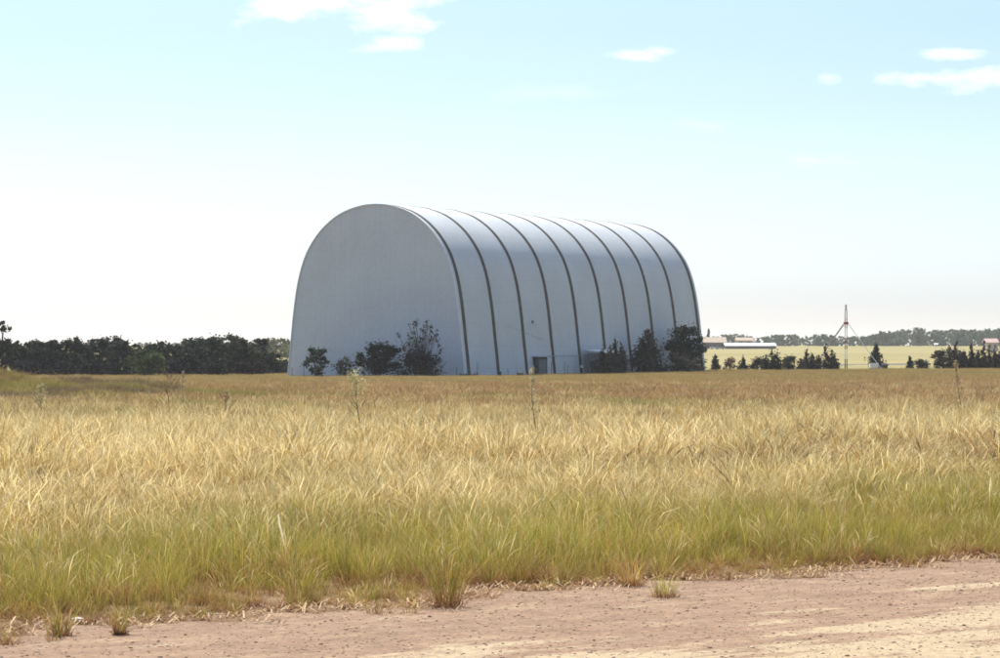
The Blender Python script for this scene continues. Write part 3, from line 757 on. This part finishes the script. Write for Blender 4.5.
# far woodland on the skyline
def wood(name, label, x0, x1, d0, d1, tops, tint, dens, seed, leaf=1.0):  # tint carries part of the distance haze in its colour
    r = np.random.default_rng(seed); VV, FF, CC = [], [], []; o = 0; mv = MB()
    xsn = [t[0] for t in tops]; ysn = [t[1] for t in tops]
    for i in range(dens):
        px = r.uniform(x0, x1); d = r.uniform(d0, d1); x_ = wx(px, d); z_ = gz(x_, d)
        top = np.interp(px, xsn, ysn) + abs(r.normal(0, 2.0)) * (1 if r.random() < .75 else .1)
        H = max(3.0, wz(top, d) - z_); W = H * r.uniform(.28, .5); k = 11; C_ = []; R_ = []
        for j in range(k):
            h = r.uniform(.03, .92); a = r.uniform(0, 6.28); q = W * r.uniform(.1, .95); s_ = W * r.uniform(.25, .5)
            C_.append((x_ + q*math.cos(a), d + q*math.sin(a), z_ + H*h)); R_.append((s_, s_, s_*.7))
        v, f, c = leaf_cloud(C_, R_, 300, leaf * H / 11, np.array(tint) * r.uniform(.75, 1.3), seed*1000 + i, shell=.5)
        v[:, 2] = np.minimum(v[:, 2], z_ + H * 1.02)
        VV.append(v); FF.append(f + o); CC.append(c); o += len(v)
        mv.tube([(x_, d, z_ - .2), (x_ + r.normal(0, .3), d, z_ + H*.4), (x_, d, z_ + H*.7)], [H*.02, H*.015, H*.006], 5)
    n0 = o; tv = np.array(mv.v)
    q4 = np.array([f for f in mv.f if len(f) == 4])
    VV.append(tv); FF.append(q4 + n0); CC.append(np.full((len(tv), 3), .11))
    ob = link(name, make_mesh(name, np.concatenate(VV), np.concatenate(FF), [M_LEAF], np.concatenate(CC)))
    tag(ob, label, 'woodland', kind='stuff')
tops_r = [(695, 336), (712, 336), (722, 334), (735, 333.5), (748, 334), (755, 338), (762, 336), (775, 334.5), (790, 333), (802, 335), (815, 333.5), (830, 334), (850, 335.5), (868, 336), (880, 331), (900, 329.5), (915, 327.5), (930, 329), (945, 330), (960, 328.5), (978, 329), (990, 328), (1010, 328), (1120, 330)]
wood('far_woodland', 'long belt of gum trees tinted hazy grey-green on the skyline beyond the pale field', 690, 1110, 1900, 2080, tops_r, (.085, .105, .07), 250, 3)
wood('left_woodland', 'gum trees with haze in their tint, far behind the gap between tree line and hangar', 240, 300, 860, 960, [(240, 342), (258, 340), (270, 337), (285, 338), (300, 338)], (.12, .12, .065), 26, 4, .8)
wood('distant_scrub', 'distant dark belt of trees far behind the left tree line', -90, 260, 1500, 1700, [(-90, 340), (0, 345), (120, 343), (260, 342)], (.09, .1, .07), 120, 5)

# ------------------------------------------------------------------ hangar
TH = R(29.3); HL = 71.3; HW = 13.4
hc = np.array([-16.25, 388.0]); hz0 = -2.35; ZV = wz(373, 388) - hz0; ZT = wz(204, 388) - hz0
prof_n = [(0, 1), (.14, .9935), (.27, .975), (.40, .945), (.52, .90), (.625, .845), (.715, .78), (.79, .705), (.845, .62), (.885, .53), (.915, .43), (.94, .32), (.962, .2), (.982, .1), (1, 0)]
half = [(w * HW, ZV + h * (ZT - ZV)) for w, h in prof_n] + [(HW * 1.012, 0)]
ctrl = [(-w, z) for w, z in half[::-1]] + half[1:]
def catmull(P, k=5):
    P = [np.array(p, float) for p in P]; o = []
    for i in range(len(P) - 1):
        p0 = P[max(i-1, 0)]; p1 = P[i]; p2 = P[i+1]; p3 = P[min(i+2, len(P)-1)]
        for j in range(k):
            t = j / k; o.append(.5*((2*p1) + (-p0+p2)*t + (2*p0-5*p1+4*p2-p3)*t*t + (-p0+3*p1-3*p2+p3)*t**3))
    o.append(P[-1]); return o
PR = catmull(ctrl)
NR = []
for i in range(len(PR)):
    d_ = PR[min(i+1, len(PR)-1)] - PR[max(i-1, 0)]; d_ = d_ / np.linalg.norm(d_); NR.append(np.array([-d_[1], d_[0]]))
hang = empty('hangar', (hc[0], hc[1], hz0), -TH)
tag(hang, 'huge blue-grey arched hangar with dark ribs and a blank rounded end wall', 'hangar')
def sweep(l0, l1, off0, off1, steps, name, mat, closed=False, sag=0., sm=True):
    """strip following the arch between l0 and l1, offset outwards; closed gives a solid band off0..off1"""
    v, f = [], []; m = len(PR)
    if not closed:
        for s_ in range(steps + 1):
            t = s_ / steps; l = l0 + (l1-l0)*t; of = off0 - sag * math.sin(math.pi * t)
            v += [(p[0] + n_[0]*of, l, max(0, p[1] + n_[1]*of) if 0 < i < m-1 else 0) for i, (p, n_) in enumerate(zip(PR, NR))]
        for s_ in range(steps):
            for i in range(m-1): a = s_*m + i; f.append((a, a+m, a+m+1, a+1))
    else:
        for l, of in ((l0, off0), (l0, off1), (l1, off1), (l1, off0)):
            v += [(p[0] + n_[0]*of, l, p[1] + n_[1]*of) for p, n_ in zip(PR, NR)]
        for s_ in range(4):
            for i in range(m-1): a = s_*m + i; b = ((s_+1) % 4)*m + i; f.append((a, b, b+1, a+1))
        f.append((0, m, 2*m, 3*m)); f.append((m-1, 4*m-1, 3*m-1, 2*m-1))
    return link(name, make_mesh(name, v, f, [mat], smooth_sh=sm and not closed), hang)
def end_wall(l):
    v = [(p[0], l, p[1]) for p in PR]; m = len(v); mid = m // 2; f = []
    for i in range(mid): 
        if i + 1 < m - 2 - i + 1: f.append((i, m-1-i, m-2-i, i+1) if i + 1 != m-2-i else (i, m-1-i, i+1))
    return link('end_wall', make_mesh('end_wall', v, f, [M_END]), hang)
end_wall(0.12); end_wall(HL - .12)
sweep(0.0, .42, -.10, .05, 1, 'rim', M_RIM, True)
sweep(HL-.42, HL, -.10, .05, 1, 'rim', M_RIM, True)
nb = 9; r0_, r1_ = 1.25, HL - .95; bay = (r1_ - r0_) / nb
for k in range(nb + 1):
    l = r0_ + bay * k
    sweep(l - .35, l + .35, -.05, .045, 1, 'rib', M_RIB, True)
    if k < nb: sweep(l + .351, l + bay - .351, 0, 0, 8, 'roof_panel', M_SKIN, False, .03)
sweep(.421, r0_ - .351, 0, 0, 1, 'roof_panel', M_SKIN); sweep(r1_ + .351, HL - .421, 0, 0, 1, 'roof_panel', M_SKIN)

def side_w(z):
    for i in range(len(PR)-1, 0, -1):
        if PR[i][1] <= z <= PR[i-1][1] or i == 1:
            a, b = PR[i], PR[i-1]; t = (z - a[1]) / (b[1] - a[1] + 1e-9); return a[0] + (b[0]-a[0])*t
def l_at(px, HW=HW):
    """distance along the hangar of the long wall's point seen at photo column px"""
    cx, cy = hc + HW * np.array([math.cos(TH), -math.sin(TH)]); k = (px - 500) / F
    return (k*cy - cx) / (math.sin(TH) - k*math.cos(TH))
# door porch on the long wall
l0 = l_at(533.5); l1 = l_at(546); w0 = side_w(1)
mb = MB(); mb.box(w0 - .6, w0 + .55, l0 + .2, l1 - .6, 0, 2.75); dr = mb.build('door_porch', M_DOOR, hang)
MB().box(w0 - .7, w0 + .8, l0, l1 - .3, 2.752, 2.86).build('canopy', M_GREYM, dr)
MB().box(w0 + .552, w0 + .60, l0 + .5, l1 - .9, .05, 2.4).build('door_leaf', M_SHEDWALL, dr)
# pipe, cable, vent, small fittings
mb = MB(); lw = l_at(510), l_at(548); mb.tube([(side_w(z) + .06, l, z) for z, l in zip(np.linspace(6.9, 5.0, 8), np.linspace(lw[0], lw[1], 8))],   .018, 5); mb.build('cable', M_GREYM, hang)
mb = MB(); mb.tube([(side_w(2.9) + .22, l, 2.9) for l in np.linspace(l_at(549), l_at(587), 6)], .04, 5); mb.build('pipe', M_GREYM, hang)
lv_ = l_at(537.5); MB().box(side_w(7.4) - .1, side_w(7.4) + .12, lv_ - .17, lv_ + .17, 7.25, 7.6).build('vent', M_SHEDWALL, hang)
lv_ = r0_ + bay*4; MB().box(w0 + .05, w0 + .35, lv_ - .25, lv_ + .25, 1.25, 1.6).build('lamp_box', M_WHITE, hang)

def hworld(w, l, z=0.):
    x = hc[0] + w*math.cos(TH) + l*math.sin(TH); y = hc[1] - w*math.sin(TH) + l*math.cos(TH); return x, y, hz0 + z
# lean-to shed standing by the long wall
sh = empty('lean_to_shed', hworld(HW + 2.0, l_at(587, HW + .6)), -TH); tag(sh, 'low grey shed with a bright flat roof against the long wall of the hangar', 'shed')
SL = l_at(626, HW + 3.4) - l_at(587, HW + .6)
MB().box(-1.4, 1.4, 0, SL, 0, 3.2).build('wall', M_SHEDWALL, sh)
rf_ = MB(); rf_.v = [(-1.6,-.2,3.62),(1.65,-.2,3.205),(1.65,SL+.2,3.205),(-1.6,SL+.2,3.62),(-1.6,-.2,3.75),(1.65,-.2,3.33),(1.65,SL+.2,3.33),(-1.6,SL+.2,3.75)]
rf_.f = [(0,3,2,1),(4,5,6,7),(0,1,5,4),(1,2,6,5),(2,3,7,6),(3,0,4,7)]; rf_.build('roof', M_WHITE, sh)
dd_ = MB().box(1.402, 1.45, 1.2, 2.2, 0.05, 2.2).build('door', M_DOOR, sh)
MB().box(1.402, 1.45, SL*.55, SL*.8, 1.2, 2.2).build('window', M_GLASS, sh)
MB().box(-.9, .1, -.05, -.002, .05, 2.2).build('door', M_DOOR, sh)
# things on the ground by the wall
def at(px, d): x = wx(px, d); return (x, d, gz(x, d))
t = empty('scrap_pile', at(469, 372)); tag(t, 'low row of dark scrap on the ground before the first rib', 'scrap')
rs = random.Random(4); 
mb = MB(); mb.box(-1.2, 1.25, -.3, .3, .25, .42); mb.box(-.95, -.8, -.25, .25, 0, .25); mb.box(.9, 1.05, -.25, .25, 0, .25); mb.build('pallet', M_DARK, t)
mb = MB()
for i in range(7): a = -1.1 + i*.33; mb.box(a, a + .22, -.2, .2, .423, .5 + rs.random()*.25)
mb.build('scrap_block', M_DARK, t)
t = empty('drum', at(499.5, 374)); tag(t, 'small dark drum standing at the foot of the second rib', 'drum')
mb = MB(); mb.tube([(0, 0, 0), (0, 0, .9)], .26, 14); mb.build('body', M_DARK, t)
for z_ in (.05, .45, .86): MB().tube([(0, 0, z_), (0, 0, z_ + .04)], .275, 14).build('hoop', M_POST, t)
t = empty('cable_reel', at(520, 377)); tag(t, 'dark spool-like item on the ground left of the hangar door', 'reel')
mb = MB(); mb.tube([(-.35, 0, .55), (.35, 0, .55)], .25, 12); mb.build('core', M_POST, t)
for sx in (-.4, .36): mb = MB(); mb.tube([(sx, 0, .55), (sx + .05, 0, .55)], .55, 16); mb.build('flange', M_DARK, t)
# wire fence in front of the hangar
fx = [292, 304, 322, 343, 364, 390, 412, 434, 456.5, 477.5, 508, 528, 551.5, 564.5, 567.5, 590, 622]
fr = empty('wire_fence', at(456, 371)); tag(fr, 'thin post-and-wire fence along the foot of the hangar', 'fence')
ox, oy, oz = at(456, 371); tops_ = []
for i, px in enumerate(fx):
    d = 371 + max(0, px - 470) * .14; x_, y_, z_ = at(px, d); hgt = 1.45 + .25 * math.sin(i * 2.3)
    if px in (477.5, 551.5, 564.5): hgt = 2.0
    MB().tube([(x_-ox, y_-oy, z_-oz-.1), (x_-ox + .03*math.sin(i*5), y_-oy, z_-oz+hgt)], .045, 6).build('post', M_POST, fr); tops_.append((x_-ox, y_-oy, z_-oz))
mb = MB()
for h in (.5, .9, 1.25): mb.tube([(a, b, c + h) for a, b, c in tops_], .004, 4)
wi = mb.build('wire', M_POST, fr)

# ------------------------------------------------------------------ banded mast
md_ = 470.; mx_, my_, mz_ = at(846, md_)
mast = empty('lattice_mast', (mx_, my_, mz_)); tag(mast, 'slender red and white banded lattice mast with two stays', 'mast')
def hpx(py): return wz(py, md_) - mz_
bands = [(364.5, 359, M_DARK), (359, 349, M_WHITE), (349, 338, M_RED), (338, 327.5, M_WHITE), (327.5, 318, M_RED), (318, 311, M_GREYM), (311, 304.5, M_DARK)]
for i, (b0, b1, mt) in enumerate(bands):
    z0, z1 = max(0, hpx(b0)) if i else 0, hpx(b1); w = .17 if i < 6 else .09; mb = MB()
    for sx in (-1, 1):
        for sy in (-1, 1): mb.tube([(sx*w, sy*w, z0), (sx*w, sy*w, z1 - .003)], .04, 5)
    n_ = max(2, int((z1-z0)/.4)); hh = (z1-z0)/n_
    for k in range(n_):
        a, b = z0 + k*hh, z0 + (k+1)*hh - .01
        for s_ in (-1, 1):
            mb.tube([(-w, s_*w, a), (w, s_*w, b)], .022, 4); mb.tube([(s_*w, -w, a), (s_*w, w, b)], .022, 4)
        mb.tube([(-w, -w, a), (w, -w, a)], .022, 4)
    mb.build('mast_section', mt, mast)
MB().box(-.35, .35, -.3, .3, hpx(324.5), hpx(322)).build('platform', M_RED, mast)
zt = hpx(323.5)
mb = MB(); mb.tube([((848-846)/F*md_, 0, zt), ((881-846)/F*md_, -2, 0)], .05, 6); mb.build('stay', M_WHITE, mast)
sx_ = lambda px: (px - 846) / F * md_
for a, b, mt, rr_ in (((843.5, 324.5), (836, 335), M_GREYM, .13), ((836, 335), (827, 348), M_PINK, .09), ((827, 348), (817, 363), M_PINK, .07)):
    MB().tube([(sx_(a[0]), 0, hpx(a[1])), (sx_(b[0]), 0, hpx(b[1]))], rr_, 6).build('strut', mt, mast)
ax_, ay_, az_ = at(875.5, md_ - 1)
t = empty('equipment_cabinet', (ax_, ay_, az_)); tag(t, 'low whitish cabinet at the foot of the right mast stay', 'cabinet')
MB().box(-.9, .4, -.5, .5, .35, 1.1).build('body', M_WHITE, t); MB().box(-.85, .35, -.4, .4, 0, .35).build('plinth', M_SHEDWALL, t); MB().box(-.95, .45, -.55, .55, 1.102, 1.16).build('lid', M_GREYM, t)
t = empty('anchor_block', at(884.5, md_)); tag(t, 'small dark block on the ground right of the white cabinet', 'block')
MB().box(-.45, .45, -.4, .4, 0, .85).gable(-.45, .45, -.4, .4, .852, 1.1).build('body', M_DARK, t)

# ------------------------------------------------------------------ far buildings
def building(name, label, cat, px0, px1, d, eave, ridge, wall, roof, depth=12, windows=3, rtype='gable', wincol=None):
    xm = wx((px0+px1)/2, d); z0 = gz(xm, d); w = (px1-px0)/F*d/2; ze = wz(eave, d)-z0; zr = wz(ridge, d)-z0
    t = empty(name, (xm, d, z0)); tag(t, label, cat)
    wl = MB().box(-w, w, 0, depth, -.3, ze); wl.build('wall', wall, t)
    if rtype == 'gable': MB().gable(-w-.5, w+.5, -.7, depth+.7, ze+.003, zr).build('roof', roof, t)
    else:
        n0 = MB(); n0.v = [(-w-.5,-1,ze+.01),(w+.5,-1,ze+.01),(w+.5,depth+1,zr),(-w-.5,depth+1,zr),(-w-.5,-1,ze-.25),(w+.5,-1,ze-.25),(w+.5,depth+1,zr-.3),(-w-.5,depth+1,zr-.3)]
        n0.f = [(0,1,2,3),(4,7,6,5),(0,4,5,1),(1,5,6,2),(2,6,7,3),(3,7,4,0)]; n0.build('roof', roof, t)
    for i in range(windows):
        c_ = -w + (i+.5)*2*w/windows; MB().box(c_-w/windows*.4, c_+w/windows*.4, -.06, -.004, ze*.35, ze*.8).build('window', wincol or M_GLASS, t)
    return t
building('farmhouse', 'far farmhouse with a tan roof just right of the hangar', 'house', 704.5, 726, 1500, 342.5, 337, M_BRICK_SHADE, M_TAN, 14, 3)
building('long_shed', 'long low far shed with a white sloping roof and a dark front standing for open shade', 'shed', 726, 776, 1480, 345.8, 343.0, M_BRICK_SHADE, M_GREYW, 9, 6, 'skillion')  # dark wall and panes paint in the shade under the roof
building('back_house', 'far house with a small tan roof showing above the long white shed', 'house', 737, 753, 1560, 340.5, 337.5, M_CREAM, M_TAN, 12, 2)
building('pink_roofed_house', 'far cream house with a pinkish roof behind the right-hand bushes', 'house', 987, 998, 1250, 342.5, 338.5, M_CREAM, M_PINK, 10, 2)
building('pump_house', 'tiny white hut at the far edge of the pale field', 'hut', 935, 937.4, 1800, 344.3, 343.3, M_WHITE, M_WHITE, 3, 1)
def far_car(px, d, lb, paint):
    x_, y_, z_ = at(px, d); t = empty('parked_car', (x_, y_, z_)); tag(t, lb, 'car', 'cars parked by the far farmhouse')
    mb = MB(); mb.box(-2.2, 2.2, -.9, .9, .35, .95); mb.build('body', paint, t)
    mb = MB(); mb.v = [(-1.5,-.8,.952),(1.2,-.8,.952),(1.2,.8,.952),(-1.5,.8,.952),(-1.0,-.7,1.5),(.6,-.7,1.5),(.6,.7,1.5),(-1.0,.7,1.5)]; mb.f = [(0,3,2,1),(4,5,6,7),(0,1,5,4),(1,2,6,5),(2,3,7,6),(3,0,4,7)]; mb.build('cabin', M_GLASS, t)
    for wx_ in (-1.4, 1.4):
        for sy in (-.92, .72): MB().tube([(wx_, sy, .34), (wx_, sy+.2, .34)], .34, 12).build('wheel', M_DARK, t)
far_car(714.5, 1440, 'white car parked before the tan-roofed farmhouse, the left one', M_WHITE)
far_car(720, 1435, 'silver car parked before the tan-roofed farmhouse, the right one', M_GREYM)
plant('pine_tree', 'narrow dark conifer rising beside the tan-roofed farmhouse', 'tree', 708.5, 1530, 329.5, 5, 'cone', (.05, .06, .05), 300, 1200, .6)

# ------------------------------------------------------------------ haze, light, sky
mh, nt = new_mat('haze_air')
pvn = N(nt, 'ShaderNodeVolumePrincipled'); pvn.inputs['Color'].default_value = (.93, .96, 1, 1); pvn.inputs['Density'].default_value = .00007; pvn.inputs['Anisotropy'].default_value = .3
oo = nt.nodes.new('ShaderNodeOutputMaterial'); L(nt, pvn.outputs[0], oo.inputs['Volume'])
hb = MB().box(-5200, 5200, -1000, 9200, -4.5, 40).build('haze', mh); tag(hb, 'pale dusty summer air over the field', 'haze', kind='stuff')

SUN_EL = 54; SUN_AZ = -22          # azimuth from +Y, negative = left
sd = bpy.data.lights.new('sun', 'SUN'); sd.energy = 4.0; sd.angle = R(.53); sd.color = (1, .955, .88)
so = bpy.data.objects.new('sun', sd); COL.objects.link(so); so.location = (0, 0, 80)
from mathutils import Vector
dirv = Vector((math.sin(R(SUN_AZ))*math.cos(R(SUN_EL)), math.cos(R(SUN_AZ))*math.cos(R(SUN_EL)), math.sin(R(SUN_EL))))
so.rotation_euler = dirv.to_track_quat('Z', 'Y').to_euler()

w = bpy.data.worlds.new('World'); sc.world = w; w.use_nodes = True; nt = w.node_tree; nt.nodes.clear()
sky = N(nt, 'ShaderNodeTexSky'); sky.sky_type = 'NISHITA'; sky.sun_disc = False
sky.sun_elevation = R(SUN_EL); sky.sun_rotation = R(SUN_AZ); sky.altitude = 0; sky.dust_density = 1.6; sky.air_density = 1.0; sky.ozone_density = 1.0
tc = N(nt, 'ShaderNodeTexCoord'); sp = N(nt, 'ShaderNodeSeparateXYZ'); L(nt, tc.outputs['Generated'], sp.inputs[0])
yy_ = math_n(nt, 'MAXIMUM', sp.outputs[1], .05)
gx = math_n(nt, 'DIVIDE', sp.outputs[0], yy_); gzn = math_n(nt, 'DIVIDE', sp.outputs[2], yy_)
cb = N(nt, 'ShaderNodeCombineXYZ'); L(nt, gx, cb.inputs[0]); L(nt, math_n(nt, 'MULTIPLY', gzn, 2.4), cb.inputs[1])
nz = noise(nt, cb.outputs[0], 48, 8, .62); nz2 = noise(nt, cb.outputs[0], 9, 4, .5)
warp = math_n(nt, 'ADD', math_n(nt, 'MULTIPLY', math_n(nt, 'SUBTRACT', nz.outputs[0], .5), 5.0), .35)
cl = None
for (cx, cy, rx, ry, op) in [(325, 2, 78, 17, 1), (378, 12, 46, 16, .95), (392, 43, 26, 7, .8), (640, 56, 26, 5, .7), (662, 52, 15, 5, .65), (828, 79, 13, 4.5, .5), (935, 77, 56, 7, .75), (990, 76, 50, 10, .75), (952, 55, 34, 6, .7), (700, 124, 26, 7, .25), (805, 160, 30, 6, .25), (560, 92, 60, 8, .15)]:
    a = math_n(nt, 'DIVIDE', math_n(nt, 'SUBTRACT', gx, (cx-500)/F), rx/F); b = math_n(nt, 'DIVIDE', math_n(nt, 'SUBTRACT', gzn, (HZ-cy)/F), ry/F)
    d2 = math_n(nt, 'SQRT', math_n(nt, 'ADD', math_n(nt, 'MULTIPLY', a, a), math_n(nt, 'MULTIPLY', b, b)))
    v_ = math_n(nt, 'MULTIPLY', math_n(nt, 'MULTIPLY', math_n(nt, 'ADD', math_n(nt, 'SUBTRACT', 1.0, d2), warp), .42, True), op)
    cl = v_ if cl is None else math_n(nt, 'MAXIMUM', cl, v_)
# other loose clouds elsewhere in the sky, well above what the lens sees
gen = ramp(nt, nz2.outputs[0], [(.55, (0, 0, 0)), (.7, (.7, .7, .7))])
hi = N(nt, 'ShaderNodeMapRange'); hi.inputs[1].default_value = .13; hi.inputs[2].default_value = .2; L(nt, sp.outputs[2], hi.inputs[0])
cl = math_n(nt, 'MAXIMUM', cl, math_n(nt, 'MULTIPLY', gen.outputs[0], hi.outputs[0]))
er = ramp(nt, math_n(nt, 'DIVIDE', sp.outputs[2], .3, True), [(0, (1.2, 1.3, 1.68)), (.05, (.90, 1.08, 1.5)), (.16, (.745, .92, 1.2)), (.27, (.635, .76, .88)), (.35, (.61, .72, .79)), (1, (.85, .9, .95))])
tint = mixc(nt, 1., sky.outputs[0], er.outputs[0], 'MULTIPLY')
c = mixc(nt, cl, tint, (9.6, 9.6, 9.6))
bg = N(nt, 'ShaderNodeBackground'); bg.inputs[1].default_value = .10; L(nt, c, bg.inputs[0])
ow = nt.nodes.new('ShaderNodeOutputWorld'); L(nt, bg.outputs[0], ow.inputs[0])

cd = bpy.data.cameras.new('camera'); cam = bpy.data.objects.new('camera', cd); COL.objects.link(cam)
cd.sensor_width = 36; cd.lens = 108; cd.clip_start = .1; cd.clip_end = 20000
cam.location = (0, 0, EYE); cam.rotation_euler = (R(90) + math.atan(16 / F), 0, 0)
sc.camera = cam
sc.view_settings.view_transform = 'Standard'; sc.view_settings.look = 'None'; sc.view_settings.exposure = .85; sc.view_settings.gamma = 1
sc.view_settings.use_curve_mapping = False
sc.cycles.max_bounces = 8; sc.cycles.transmission_bounces = 6; sc.cycles.volume_bounces = 1
sc.cycles.filter_width = 1.7
sc.cycles.use_denoising = True
sc.cycles.denoiser = 'OPENIMAGEDENOISE'
sc.cycles.denoising_input_passes = 'RGB_ALBEDO_NORMAL'
sc.cycles.denoising_prefilter = 'ACCURATE'
